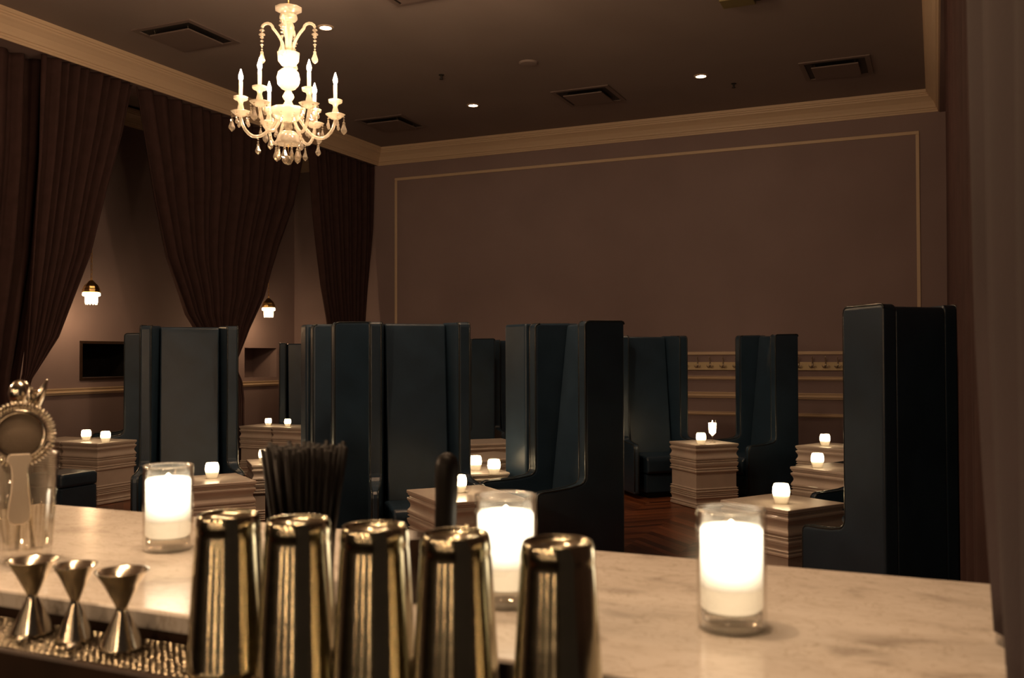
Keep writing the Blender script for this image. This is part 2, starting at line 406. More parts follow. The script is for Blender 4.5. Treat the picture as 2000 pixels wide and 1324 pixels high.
# coat board with hooks
bd = thing('coat_rack', 'pale yellow coat board with metal hooks fixed to the back wall', 'coat rack', (-1.45, YB-.004, 1.22))
bm = bmesh.new(); add_box(bm, -1.85, 1.6, -.022, 0, 0, .10); finish('board', bm, M['board'], bd, bevel=.004)
for x in (-2.918, -2.761, -2.605, -2.44, -2.28, -1.53, -1.37, -1.218, -1.078):
    bm = bmesh.new(); x -= -1.45
    tube(bm, [(x, -.022, .085), (x, -.035, .11), (x, -.05, .15), (x, -.065, .165), (x, -.075, .155)], .0065, 6)
    tube(bm, [(x-.002, -.024, .06), (x-.02, -.05, .035), (x-.035, -.06, .05), (x-.036, -.06, .068)], .0065, 6)
    tube(bm, [(x+.002, -.024, .06), (x+.02, -.05, .035), (x+.035, -.06, .05), (x+.036, -.06, .068)], .0065, 6)
    add_box(bm, x-.011, x+.011, -.027, -.022, .03, .095)
    finish('hook', bm, M['hook'], bd, True)

# ================================================================ CEILING FITTINGS
def vent(x, y, label, first=[None]):
    if first[0] is None:
        t = thing('ceiling_vent', label, 'ceiling vent', (x, y, CZ), 0, 'square ceiling vents')
        bm = bmesh.new(); o_, i_ = .35, .30
        add_box(bm, -o_, o_, i_, o_, -.012, 0); add_box(bm, -o_, o_, -o_, -i_, -.012, 0)
        add_box(bm, -o_, -i_, -i_, i_, -.012, 0); add_box(bm, i_, o_, -i_, i_, -.012, 0)
        finish('frame', bm, M['vent'], t)
        bm = bmesh.new(); add_box(bm, -.299, .299, -.299, .299, -.004, -.001); finish('gap_shade_sheet', bm, M['ventdark'], t)  # near-black sheet paints the shade in the gap behind the plate
        bm = bmesh.new(); add_box(bm, -.235, .235, -.235, .235, -.045, -.03); finish('plate', bm, M['vent'], t, bevel=.006)
        for sx, sy in ((-.2, -.2), (.2, -.2), (-.2, .2), (.2, .2)):
            bm = bmesh.new(); capped(bm, [(.006, -.031), (.006, -.002)], 8, (sx, sy, 0)); finish('bracket', bm, M['steel'], t)
        first[0] = t; return t
    return dup_thing(first[0], label, (x, y, CZ))
vent(-6.477, 6.971, 'square ceiling vent left of the chandelier, nearest the curtain moulding')
vent(-3.697, 10.53, 'square ceiling vent between the two small downlights near the back wall')
vent(-.942, 10.60, 'square ceiling vent near the right end of the back wall')
vent(-6.473, 10.70, 'square ceiling vent right of the chandelier near the far corner')
vent(-3.90, 6.78, 'ceiling vent cut off by the top edge of the view')
def downlight(x, y, label, first=[None]):
    if first[0] is None:
        t = thing('ceiling_downlight', label, 'downlight', (x, y, CZ), 0, 'small round ceiling downlights')
        bm = bmesh.new(); lathe(bm, [(.052, -.002), (.056, -.012), (.075, -.008), (.078, 0)], 24); finish('trim_ring', bm, M['whitetrim'], t, True)
        bm = bmesh.new(); capped(bm, [(.045, -.003), (.05, -.006)], 24); finish('lens', bm, M['down'], t)
        first[0] = t; return t
    return dup_thing(first[0], label, (x, y, CZ))
downlight(*DL[0], 'lit round downlight in the ceiling, nearest the top left corner of the wall panel')
downlight(*DL[1], 'lit round downlight in the ceiling between the two right hand vents')
downlight(*DL[2], 'lit round downlight in the ceiling just right of the chandelier top')
for i, (x, y) in enumerate(((-4.873, 9.078), (-2.05, 10.728))):
    bm = bmesh.new(); capped(bm, [(.03, 0), (.03, -.006), (.012, -.012), (.010, -.04), (.022, -.045), (.022, -.05)], 12)
    tag(finish('fire_sprinkler', bm, M['ventdark'], loc=(x, y, CZ)), ['small dark sprinkler head in the ceiling right of the chandelier', 'small dark sprinkler head in the ceiling beside the right hand downlight'][i], 'sprinkler', 'ceiling sprinkler heads')
bm = bmesh.new(); capped(bm, [(.10, 0), (.10, -.008), (.085, -.018), (.03, -.02)], 28)
tag(finish('speaker_disc', bm, M['ceil'], loc=(-3.846, 9.071, CZ)), 'flat round ceiling disc painted like the ceiling', 'ceiling disc')  # flat round speaker disc
t = thing('ceiling_box', 'small dull yellow box fixed to the ceiling at the top edge', 'ceiling box', (-1.50, 8.15, CZ))
bm = bmesh.new(); add_box(bm, -.16, .12, -.10, .10, -.05, 0); finish('housing', bm, M['label'], t, bevel=.008)
bm = bmesh.new(); add_box(bm, .125, .17, -.05, .05, -.04, 0); finish('bracket', bm, M['ventdark'], t, bevel=.004)

# ================================================================ CURTAINS
def interp(pl, z):
    if z >= pl[0][1]: return pl[0][0]
    for (a, za), (b, zb) in zip(pl, pl[1:]):
        if z >= zb: return a+(b-a)*(za-z)/(za-zb)
    return pl[-1][0]
def curtain(name, L_, R_, nf, x0, amp, label, mat='curtain', nz=70, xshift=None, seed=1, axis='y', ztop=None, nu=None):
    rnd = random.Random(seed); ph = [rnd.uniform(0, 6.28) for _ in range(6)]
    zt = ztop or max(L_[0][1], R_[0][1]); zb = min(L_[-1][1], R_[-1][1]); nu = nu or nf*12
    bm = bmesh.new(); grid = []
    for j in range(nz+1):
        z = zt+(zb-zt)*j/nz; row = []
        yl, yr = interp(L_, z), interp(R_, z); wdt = yr-yl
        for i in range(nu+1):
            u = i/nu; uu = u+.012*math.sin(5*u*PI+ph[0])+.006*math.sin(z*1.7+ph[1]+u*9)
            s = math.sin(2*PI*nf*uu); s = s*(1.25-.25*abs(s))
            wv = s+.35*math.sin(2*PI*nf*.5*uu+ph[2]+z*.4)+.15*math.sin(2*PI*nf*2*uu+ph[3])
            g = min(1, .45+.55*abs(wdt)/1.2)
            x = x0+amp*g*wv+(xshift(z, u) if xshift else 0)
            row.append(bm.verts.new((x, yl+wdt*u, z)))
        grid.append(row)
    for a, b in zip(grid, grid[1:]):
        for i in range(nu): bm.faces.new((a[i], a[i+1], b[i+1], b[i]))
    return tag(finish(name, bm, M[mat], smooth=True, solid=.006), label, 'curtain')
ZT = 4.213
c = curtain('curtain', [(4.9, ZT), (4.9, .03)], [(6.55, ZT), (6.5, 3.27), (6.4, 2.32), (6.2, 1.2), (6.2, .03)], 8, BEAM-.25, .05,
        'dark plum curtain hanging straight at the far left edge of the view', seed=2)
c['group'] = 'plum curtains below the left crown moulding'
c = curtain('curtain', [(6.26, ZT), (6.23, 3.27), (6.17, 2.32), (6.10, 1.25), (6.07, 1.15), (6.0, .9), (5.98, .03)],
        [(7.37, ZT), (7.24, 3.66), (7.09, 3.18), (6.86, 2.4), (6.72, 2.1), (6.48, 1.59), (6.17, 1.2), (6.15, 1.12), (6.2, .9), (6.2, .03)], 9, BEAM-.06, .045,
        'dark plum curtain swept down to the left beside the hanging lamp', seed=3, nz=110)
c['group'] = 'plum curtains below the left crown moulding'
c = curtain('curtain', [(7.42, ZT), (7.52, 3.79), (7.67, 3.12), (7.85, 2.49), (8.17, 1.88), (8.62, 1.38), (8.80, 1.25), (8.82, .9), (8.80, .03)],
        [(10.40, ZT), (10.16, 3.37), (9.84, 2.8), (9.54, 2.14), (9.25, 1.75), (9.02, 1.38), (8.99, 1.28), (9.10, 1.1), (9.13, .9), (9.13, .03)], 17, BEAM-.09, .045,
        'wide dark plum curtain gathered to a waist behind the booths, middle of the three swags', seed=4, nz=120)
c['group'] = 'plum curtains below the left crown moulding'
c = curtain('curtain', [(10.46, ZT), (10.58, 3.22), (10.73, 2.34), (10.85, 1.9), (10.98, 1.3), (10.98, .03)], [(11.96, ZT), (11.94, 3.25), (11.80, 1.93), (11.7, 1.3), (11.7, .03)], 12, BEAM-.09, .04,
        'narrow dark plum curtain in the far corner next to the back wall panel', seed=5)
c['group'] = 'plum curtains below the left crown moulding'
curtain('curtain', [(2.15, CZ-.01), (2.15, .03)], [(8.6, CZ-.01), (8.6, .03)], 15, .108, .020,
        'plum curtain hanging along the right wall behind the end of the bar', seed=6, nz=40, nu=260)
curtain('curtain', [(.55, CZ-.01), (.55, 1.9), (.62, 1.35), (.70, 1.112)], [(1.62, CZ-.01), (1.60, 1.9), (1.50, 1.45), (1.33, 1.25), (1.14, 1.112)], 4, .066, .013,
        'plum curtain at the right edge resting its hem on the marble bar', 'curtain_near', seed=12, nz=80, nu=120)

# ================================================================ HANGING LAMPS IN THE ALCOVE
def hanging_lamp(p, label, first=[None]):
    if first[0]: return dup_thing(first[0], label, p)
    t = thing('hanging_lamp', label, 'lamp', p, 0, 'small gilt hanging lamps in the alcove')
    bm = bmesh.new(); L0 = .10; n = int((CZ-p[2]-L0)/.045)
    for i in range(n):
        z = L0+i*.045; c_ = []
        for k in range(10):
            a = 2*PI*k/10; h, v_ = .011*math.cos(a), .028*math.sin(a)
            c_.append((h, 0, z+.02+v_) if i % 2 else (0, h, z+.02+v_))
        tube(bm, c_, .0032, 5, True)
    finish('chain', bm, M['brass'], t)
    bm = bmesh.new(); lathe(bm, [(.012, .12), (.03, .105), (.045, .085), (.06, .07), (.075, .05), (.078, .03), (.088, .02), (.088, -.01), (.08, -.02)], 20, flute=.06)
    finish('gilt_cap', bm, M['brass'], t)
    bm = bmesh.new(); lathe(bm, [(.085, -.02), (.088, -.045), (.082, -.055), (.062, -.06), (.062, -.125), (.055, -.135)], 20, flute=.08)
    finish('beaded_shade', bm, M['shade'], t)
    for k in range(12):
        a = 2*PI*k/12; bm = bmesh.new(); capped(bm, [(.001, -.15), (.007, -.142), (.007, -.134), (.001, -.127)], 8, (.057*math.cos(a), .057*math.sin(a), 0)); finish('bead', bm, M['shade'], t)
    first[0] = t; return t
hanging_lamp(PEND[0], 'gilt hanging lamp with glowing beaded shade beside the left curtain swag')
hanging_lamp(PEND[1], 'gilt hanging lamp half hidden by the middle curtain')

# ================================================================ CHANDELIER
ch = thing('crystal_chandelier', 'lit crystal chandelier with six candle arms and hanging prisms', 'chandelier', (CHX, CHY, 0))
def chp(name, bm, mat, parent=ch, smooth=True): return finish(name, bm, mat, parent, smooth)
bm = bmesh.new()
capped(bm, [(.006, 3.80), (.006, CZ-.03)], 8); chp('hanging_rod', bm, M['brass'])
bm = bmesh.new(); capped(bm, [(.07, CZ-.001), (.07, CZ-.02), (.03, CZ-.05), (.008, CZ-.06)], 20); chp('ceiling_cup', bm, M['brass'])
# central stem pieces (z from pixel heights)
def piece(name, prof, mat='crystal', seg=20, flute=.05):
    bm = bmesh.new(); capped(bm, prof, seg, flute=flute); return chp(name, bm, M[mat])
piece('top_dish', [(.02, 3.735), (.055, 3.745), (.088, 3.765), (.088, 3.78), (.06, 3.79), (.015, 3.80)])
piece('top_dish', [(.018, 3.68), (.045, 3.69), (.06, 3.71), (.055, 3.73), (.02, 3.735)])
piece('stem', [(.016, 3.475), (.022, 3.50), (.022, 3.57), (.036, 3.61), (.040, 3.65), (.028, 3.68)])
piece('stem_cup', [(.022, 3.375), (.045, 3.385), (.07, 3.42), (.074, 3.47), (.03, 3.475)])
piece('stem_ball', [(.015, 3.21), (.045, 3.225), (.07, 3.255), (.079, 3.295), (.070, 3.335), (.045, 3.36), (.02, 3.375)], flute=.03)
piece('stem', [(.02, 3.10), (.035, 3.115), (.022, 3.14), (.04, 3.17), (.02, 3.21)])
piece('arm_bowl', [(.03, 3.00), (.085, 3.02), (.11, 3.06), (.115, 3.09), (.04, 3.10)])
piece('stem', [(.02, 2.945), (.032, 2.96), (.022, 2.985), (.03, 3.00)])
piece('lower_bell', [(.022, 2.94), (.05, 2.93), (.072, 2.90), (.080, 2.86), (.078, 2.845)])
bm = bmesh.new(); lathe(bm, [(.001, 2.705), (.018, 2.710), (.028, 2.725), (.031, 2.738), (.028, 2.752), (.018, 2.765), (.001, 2.77)], 16); chp('finial_ball', bm, M['prism'])
bm = bmesh.new(); tube(bm, [(0, 0, 2.77), (0, 0, 2.85)], .003, 6); chp('finial_rod', bm, M['brass'])
def drop(parent, x, y, z, L, w_):
    """faceted pendeloque on a small bead chain, one mesh"""
    bm = bmesh.new()
    for i in range(2): lathe(bm, [(.0005, z-.004-i*.018), (.008, z-.011-i*.018), (.0005, z-.018-i*.018)], 6, (x, y, 0))
    z0 = z-.036
    lathe(bm, [(.0005, z0), (w_*.35, z0-L*.12), (w_*.30, z0-L*.25), (w_*.75, z0-L*.68), (w_*.6, z0-L*.82), (.0005, z0-L)], 6, (x, y, 0))
    o = finish('prism_drop', bm, M['prism'], parent); return o
RA = .315
for k in range(6):
    a = rad(32+60*k); ca, sa = math.cos(a), math.sin(a)
    P = lambda r, z: (r*ca, r*sa, z)
    bm = bmesh.new(); pts = []
    for i in range(15):
        s = i/14*6; q = min(5, int(s)); f_ = s-q
        K = [(.05, 3.04), (.06, 3.04), (.11, 2.965), (.17, 2.905), (.235, 2.895), (.29, 2.945), (.315, 3.02), (.315, 3.03), (.315, 3.035)]
        c4 = K[q:q+4]
        cr = lambda a, b, c, d: .5*(2*b+(c-a)*f_+(2*a-5*b+4*c-d)*f_**2+(3*b-a-3*c+d)*f_**3)
        pts.append(P(cr(*[k_[0] for k_ in c4]), cr(*[k_[1] for k_ in c4])))
    tube(bm, pts, .0115, 10); arm = chp('arm', bm, M['crystal'])
    ze = pts[-1][2]
    bm = bmesh.new(); cc = (RA*ca, RA*sa, 0)
    lathe(bm, [(.012, ze-.005), (.03, ze+.0), (.062, ze+.025), (.066, ze+.03), (.03, ze+.012), (.014, ze+.03), (.022, ze+.05), (.014, ze+.08), (.020, ze+.10), (.045, ze+.112), (.047, ze+.13), (.018, ze+.12)], 14, cc, flute=.05)
    chp('drip_pan', bm, M['crystal'], arm)
    bm = bmesh.new(); capped(bm, [(.013, ze+.115), (.013, ze+.235)], 12, cc); chp('candle_tube', bm, M['frost'], arm)
    bm = bmesh.new(); capped(bm, [(.007, ze+.236), (.015, ze+.255), (.016, ze+.27), (.009, ze+.295), (.002, ze+.32)], 10, cc); chp('flame_bulb', bm, M['bulb'], arm)
    for q in range(5):
        b_ = 2*PI*q/5+a; big = (q % 5 == 0)
        drop(ch, RA*ca+.058*math.cos(b_), RA*sa+.058*math.sin(b_), ze+.022, .095 if big else .055, .032 if big else .018)
    # drop under the arm bend
    drop(ch, .2*ca, .2*sa, pts[7][2]-.01, .08, .028)
# upper curled arms
for k in range(4):
    a = rad(24+90*k); ca, sa = math.cos(a), math.sin(a); bm = bmesh.new(); pts = []
    for i in range(16):
        s = i/15
        if s < .6: q = s/.6; pts.append(((.03+.075*q**1.6)*ca, (.03+.075*q**1.6)*sa, 3.475+.165*q**.8))
        else:
            th = (s-.6)/.4*PI*.95; cr = .105+.038*(1-math.cos(th)); pts.append((cr*ca, cr*sa, 3.64+.035*math.sin(th)))
    tube(bm, pts, .0105, 8); chp('scroll_arm', bm, M['crystal'])
    e = pts[-1]
    bm = bmesh.new()
    for i, rr in enumerate((.018, .022, .014, .012, .012)):
        lathe(bm, [(.001, 0), (rr, -rr*.6), (rr, -rr*.9), (.001, -rr*1.5)], 8, (e[0], e[1], e[2]-.005-i*.026))
    chp('bead_strand', bm, M['prism']); drop(ch, e[0], e[1], e[2]-.12, .095, .034)
for k in range(10):
    a = 2*PI*k/10; drop(ch, .075*math.cos(a), .075*math.sin(a), 2.85, .07 if k % 2 else .09, .022 if k % 2 else .032)
for k in range(8):
    a = 2*PI*k/8+.2; drop(ch, .108*math.cos(a), .108*math.sin(a), 3.055, .05, .014)

# ================================================================ TABLES
def square_rings(bm, prof):
    rings = []
    for s, z in prof:
        rings.append([bm.verts.new((x*s, y*s, z)) for x, y in ((-1, -1), (1, -1), (1, 1), (-1, 1))])
    for a, b in zip(rings, rings[1:]):
        for i in range(4): bm.faces.new((a[i], a[(i+1) % 4], b[(i+1) % 4], b[i]))
    bm.faces.new(rings[0][::-1]); bm.faces.new(rings[-1])
def table_body():
    H = .24; P = [(.228, 0), (.240, .006), (.240, .022), (.233, .028)]
    def bead(z, h, o=.238, i=.229): 
        return [(i, z), (o, z+h*.25), (o, z+h*.75), (i, z+h)]
    P += bead(.034, .016) + [(.226, .052)]
    for q in range(7):                       # cove
        s = q/6; P.append((.226+.014*s**2, .056+.04*s))
    P += [(.240, .100), (.231, .104)] + bead(.110, .014) + bead(.128, .010) + [(.234, .142), (.240, .148), (.240, .158), (.231, .163)]
    P += bead(.170, .010) + [(.225, .184), (.225, .322)]
    P += [(.236, .326), (.240, .332), (.240, .342), (.231, .348)] + bead(.353, .010) + [(.228, .368)]
    for q in range(7):
        s = q/6; P.append((.229+.010*math.sin(s*PI/2), .370+.028*s))
    P += [(.241, .402), (.241, .412), (.230, .417)] + bead(.424, .014)
    P += [(.240, .446), (.241, .452), (.240, .460)]
    for q in range(8):
        s = q/7; P.append((.238-.012*math.sin(s*PI), .464+.058*s))
    P += [(.241, .528), (.241, .538), (.230, .543), (.230, .550), (.238, .556), (.238, .562)]
    return P
def make_table(label):
    t = thing('side_table', label, 'table', (0, 0, 0), 0, 'square stacked moulding tables')
    bm = bmesh.new(); square_rings(bm, table_body()); finish('body', bm, M['table'], t, bevel=.0015, bseg=1)
    bm = bmesh.new(); square_rings(bm, [(.236, .562), (.243, .566), (.243, .581), (.240, .585)]); finish('table_top', bm, M['table'], t, bevel=.002)
    return t
T = [  # x, y, rot, scale(x,y), height factor, label
 (-2.02, 8.975, 45, (.96, .96), 1, 'square moulded table on open floor with a votive and a stemmed candle glass'),
 (-4.45, 5.00, 55, (1.04, 1.04), 1, 'square moulded table at left with one candle, right behind the left pillar candle'),
 (-2.58, 5.08, 49.5, (1.03, 1.28), 1, 'square moulded table with a single candle behind the black muddler'),
 (-3.24, 6.52, 45, (.92, .92), .91, 'low table with two candles seen between the centre booths'),
 (-5.03, 6.47, 45, (.92, .92), .91, 'table with two candles glimpsed right of the leftmost booth'),
 (-.805, 5.56, 58, (1.0, 1.0), .985, 'moulded table with candle, nearest of the row beside the big right booth'),
 (-.66, 7.33, 58, (1.0, 1.0), 1, 'moulded table with candle, middle of the row left of the big right booth'),
 (-.86, 9.08, 66, (1.0, 1.0), 1, 'moulded table with candle, farthest of the row left of the big right booth'),
 (-7.48, 6.88, 0, (1.0, 1.0), 1, 'moulded table at far left, right one of the pair below the hanging lamp'),
 (-7.975, 6.88, 0, (1.0, 1.0), 1, 'moulded table at far left, left one of the adjoining pair, behind the strainer'),
 (-7.30, 9.22, 0, (.96, .96), 1, 'table with candle seen through the gap under the middle curtain, left of its pair'),
 (-6.83, 9.22, 0, (.96, .96), 1, 'table with candle seen through the gap under the middle curtain, right of its pair'),
 (-3.52, 7.45, 66, (1.1, 1.1), .93, 'bare table with pale top behind the two candles of the centre booths'),
 (-4.05, 8.45, 45, (1.1, 1.1), .97, 'bare unlit table far back between the centre booths'),
]
proto = None
for (x, y, r, s, h, lab) in T:
    if proto is None: proto = make_table(lab); o = proto
    else: o = dup_thing(proto, lab, (0, 0, 0))
    o.location = (x, y, 0); o.rotation_euler = (0, 0, rad(r)); o.scale = (s[0], s[1], h)

# ================================================================ HIGH BACKED BOOTHS
def side_profile():
    P = [(-.30, .05), (.33, .05), (.335, .08)]
    P += [(.335, .50), (.33, .525), (.315, .54), (.29, .545), (.2, .548), (.10, .555)]
    for k in range(7):
        a = PI*1.5-PI/2*k/6; P.append((.05+.055*math.cos(a) , .62+.055*math.sin(a)))
    P += [(-.005, .8), (-.005, 1.60)]
    for k in range(4):
        a = PI/2*k/3; P.append((-.035+.03*math.cos(a), 1.615+.03*math.sin(a)))
    P += [(-.28, 1.65), (-.295, 1.645), (-.30, 1.63)]
    return P
def make_booth(label):
    t = thing('high_back_booth', label, 'booth seat', (0, 0, 0), 0, 'high backed teal leather booths')
    W = .35; TH = .085
    for s in (1, -1):
        def fn(a, b, k, s=s):
            fl = -.10*a
            return (a, s*(W-fl-(TH-.10*a if k else 0)), b)
        bm = bmesh.new(); prism_poly(bm, side_profile(), fn, 0, 1)
        sp = finish('side_panel', bm, M['leather'], t, bevel=.018, bseg=3)
        for p in sp.data.polygons: p.use_smooth = False
        bm = bmesh.new(); pr = side_profile()[2:]
        for k in (0, 1):
            pts = []
            for a, b in ([q for q in pr if q[0] > -.275] if k else pr):
                v = Vector(fn(a, b, k)); v.y += (-s if k == 0 else s)*.006
                v.x -= .004 if a > -.28 else 0; v.z -= .001; pts.append(v)
            tube(bm, pts, .0065, 6)
        finish('piping', bm, M['piping'], sp, True)
    yb = W-.03-.115
    bm = bmesh.new()
    prism_poly(bm, [(-.30, .05), (-.10, .05), (-.085, .42), (-.20, 1.60), (-.205, 1.635), (-.23, 1.64), (-.285, 1.64), (-.30, 1.62)], lambda a, b, y: (a, y, b), -yb-.008, yb+.008)
    finish('backrest', bm, M['leather'], t, bevel=.022, bseg=3)
    bm = bmesh.new(); prism_poly(bm, [(-.10, .24), (.30, .24), (.315, .27), (.315, .38), (.29, .415), (-.095, .42)], lambda a, b, y: (a, y, b), -.24, .24)
    finish('seat', bm, M['leather'], t, bevel=.02, bseg=3)
    bm = bmesh.new(); add_box(bm, -.1, .28, -.235, .235, .05, .235); finish('seat_base', bm, M['leather'], t, bevel=.008)
    bm = bmesh.new(); add_box(bm, -.26, .29, -.22, .22, 0, .05); finish('plinth', bm, M['black'], t)
    return t
# x, y (middle of the line joining the wing fronts), facing, width, height
B = [
 (-3.215, 5.69, 310, .70, 1.64, 'high backed teal booth in the middle, its padded inside facing the bar, left arm low'),
 (-2.38, 6.07, 237, .66, 1.635, 'high backed teal booth right of centre with candle glow inside, black side toward the bar'),
 (-5.22, 5.66, 312, .72, 1.645, 'high backed teal booth at left behind the left pillar candle, whole backrest visible'),
 (-4.23, 5.97, 232, .62, 1.655, 'teal booth just behind and left of the middle booth, turned away'),
 (-8.19, 7.87, 225, .68, 1.66, 'dark booth in the alcove left of the leftmost large booth'),
 (-2.637, 9.524, 315, .78, 1.61, 'far booth left of the open floor table, glow of candle inside'),
 (-1.68, 9.77, 225, .68, 1.61, 'far booth right of the open floor table, glow of candle inside'),
 (-5.01, 9.81, 225, .68, 1.60, 'distant dark booth at left in the gap between the centre booths'),
 (-4.55, 10.47, 315, .68, 1.60, 'distant dark booth at right in the gap between the centre booths'),
 (-7.38, 10.08, 315, .66, 1.58, 'sliver of a dark booth beyond the middle curtain'),
 (-.247, 5.033, 134, .48, 1.637, 'large near booth at right seen from behind, black back against the curtain'),
 (-.285, 6.395, 235, .60, 1.60, 'booth behind the large right booth, only a low black arm end showing'),
 (-.383, 8.154, 235, .58, 1.60, 'booth behind the large right booth, only a low arm showing at the middle table'),
 (-.503, 9.904, 235, .58, 1.60, 'booth far behind the large right booth, only a low arm showing at the farthest table'),
]
proto = None
for (x, y, a, w_, h, lab) in B:
    if proto is None: proto = make_booth(lab); o = proto
    else: o = dup_thing(proto, lab, (0, 0, 0))
    o.location = (x, y, 0); o.rotation_euler = (0, 0, rad(a)); o.scale = ({134: .87, 237: 1.2}.get(a, 1), w_/.70, h/1.65)
# tall upholstered divider panels
def divider(p0, p1, h, label):
    a = math.atan2(p1[1]-p0[1], p1[0]-p0[0]); L = math.hypot(p1[0]-p0[0], p1[1]-p0[1])
    t = thing('divider_panel', label, 'divider', ((p0[0]+p1[0])/2, (p0[1]+p1[1])/2, 0), a, 'tall padded divider panels')
    bm = bmesh.new(); add_box(bm, -L/2, L/2, -.04, .04, .04, h); finish('panel', bm, M['leather'], t, bevel=.02, bseg=3)
    bm = bmesh.new(); q = L/2-.004
    tube(bm, [(-q, -.034, .06), (-q, -.034, h-.006), (q, -.034, h-.006), (q, -.034, .06)], .006, 6); finish('piping', bm, M['piping'], t, True)
    bm = bmesh.new(); add_box(bm, -L/2+.02, L/2-.02, -.03, .03, 0, .04); finish('plinth', bm, M['black'], t)
divider((-2.80, 6.62), (-3.05, 6.79), 1.645, 'tall padded panel lit by candles between the two centre booths')
divider((-4.52, 6.24), (-4.66, 6.36), 1.655, 'narrow tall padded panel at the left edge of the booth behind the middle one')
st = thing('low_stool', 'low black upholstered stool at the far left below the strainer', 'stool', (-7.0, 6.05, 0))
bm = bmesh.new(); add_box(bm, -.2, .2, -.2, .2, .28, .40); finish('seat', bm, M['leather'], st, bevel=.03, bseg=3)
bm = bmesh.new(); add_box(bm, -.19, .19, -.19, .19, .03, .28); finish('base', bm, M['leather'], st, bevel=.01)

# ================================================================ TABLE CANDLES
def make_votive(label):
    t = thing('votive_candle', label, 'candle', (0, 0, 0), 0, 'small glowing votive candles on the tables')
    bm = bmesh.new(); rg = lathe(bm, [(.028, 0), (.031, .004), (.038, .03), (.0415, .055), (.040, .078), (.034, .096)], 24); bm.faces.new(rg[0][::-1])
    finish('glass_cup', bm, M['frost'], t, True)
    bm = bmesh.new(); capped(bm, [(.026, .006), (.034, .032), (.036, .040)], 20); finish('wax_foot', bm, M['wax'], t, True)
    bm = bmesh.new(); capped(bm, [(.0365, .041), (.0385, .057), (.037, .078), (.032, .088)], 20); finish('lit_wax', bm, M['glow'], t, True)
    bm = bmesh.new(); capped(bm, [(.003, .0885), (.005, .090), (.003, .093), (.0005, .0955)], 8); finish('flame', bm, M['flame'], t, True)
    return t
V = [
 (-7.62, 6.85, .585, 1, 'votive candle at far left, left one of the pair below the hanging lamp'),
 (-7.30, 6.79, .585, 1, 'votive candle at far left, right one of the pair, on the table corner'),
 (-4.46, 5.05, .585, 1, 'votive candle alone on the left table, just right of the left pillar candle'),
 (-5.07, 6.36, .532, 1, 'votive candle right of the leftmost booth, larger looking of its pair'),
 (-4.90, 6.24, .532, .85, 'votive candle half hidden by its neighbour right of the leftmost booth'),
 (-7.22, 9.13, .585, .85, 'votive candle under the middle curtain gap, left one'),
 (-6.94, 9.13, .585, .85, 'votive candle under the middle curtain gap, right one'),
 (-2.62, 5.10, .585, 1, 'votive candle alone on the table right of the black muddler'),
 (-3.22, 6.54, .532, 1.05, 'votive candle left one of the two between the centre booths'),
 (-2.985, 6.37, .532, 1.05, 'votive candle right one of the two between the centre booths'),
 (-1.99, 8.74, .585, 1, 'votive candle in front of the stemmed glass on the open floor table'),
 (-.93, 9.03, .585, 1, 'votive candle on the farthest table of the right hand row'),
 (-.80, 7.25, .585, 1, 'votive candle on the middle table of the right hand row'),
 (-.80, 5.48, .577, 1.04, 'votive candle on the near right table above the right pillar candle'),
]
proto = None
for (x, y, z, s, lab) in V:
    if proto is None: proto = make_votive(lab); o = proto
    else: o = dup_thing(proto, lab, (0, 0, 0))
    o.location = (x, y, z); o.rotation_euler = (0, 0, random.uniform(0, 6)); o.scale = (s*1.12, s*1.12, s*1.10)
g = thing('stemmed_candle_glass', 'tall stemmed glass holding a lit candle on the open floor table', 'candle glass', (-1.93, 8.95, .585))
bm = bmesh.new(); lathe(bm, [(.001, 0), (.03, .002), (.030, .004), (.006, .012), (.005, .06), (.02, .078), (.036, .09), (.038, .12), (.042, .215)], 24); finish('glass', bm, M['glass'], g, True)
bm = bmesh.new(); capped(bm, [(.030, .092), (.034, .12), (.036, .185)], 20); finish('lit_wax', bm, M['glow'], g, True)
bm = bmesh.new(); capped(bm, [(.003, .185), (.006, .195), (.0005, .212)], 8); finish('flame', bm, M['flame'], g, True)

# ================================================================ THE BAR
EY, FY, LX = .864, 1.405, -1.69
bar = thing('bar_counter', 'pale veined marble bar top running across the foreground', 'bar', (0, 0, 0))
bm = bmesh.new(); add_box(bm, LX, .5, EY, FY, 1.076, 1.10); finish('marble_top', bm, M['marble'], bar, bevel=.004)
bm = bmesh.new(); add_box(bm, LX+.06, .45, EY+.012, FY-.05, 0, 1.076); finish('body', bm, M['darkwood'], bar)
sh = thing('steel_drip_tray', 'dimpled steel drip tray along the working side of the bar', 'tray', (0, 0, 0))
bm = bmesh.new(); add_box(bm, -2.1, -.10, .760, EY-.002, 1.040, 1.066); finish('tray_floor', bm, M['dimple'], sh)
bm = bmesh.new(); add_box(bm, -2.1, -.10, .752, .760, 1.02, 1.072); finish('front_lip', bm, M['darkwood'], sh, bevel=.004)
bm = bmesh.new(); add_box(bm, -2.1, -.10, .60, .752, .88, 1.035); o = finish('speed_rail', bm, M['niche'], sh, bevel=.006)
bm = bmesh.new(); add_box(bm, -.02, .02, -.001, .001, -.006, .006); o = finish('label_plate', bm, M['label'], sh, loc=(-1.02, .7505, 1.050)); 

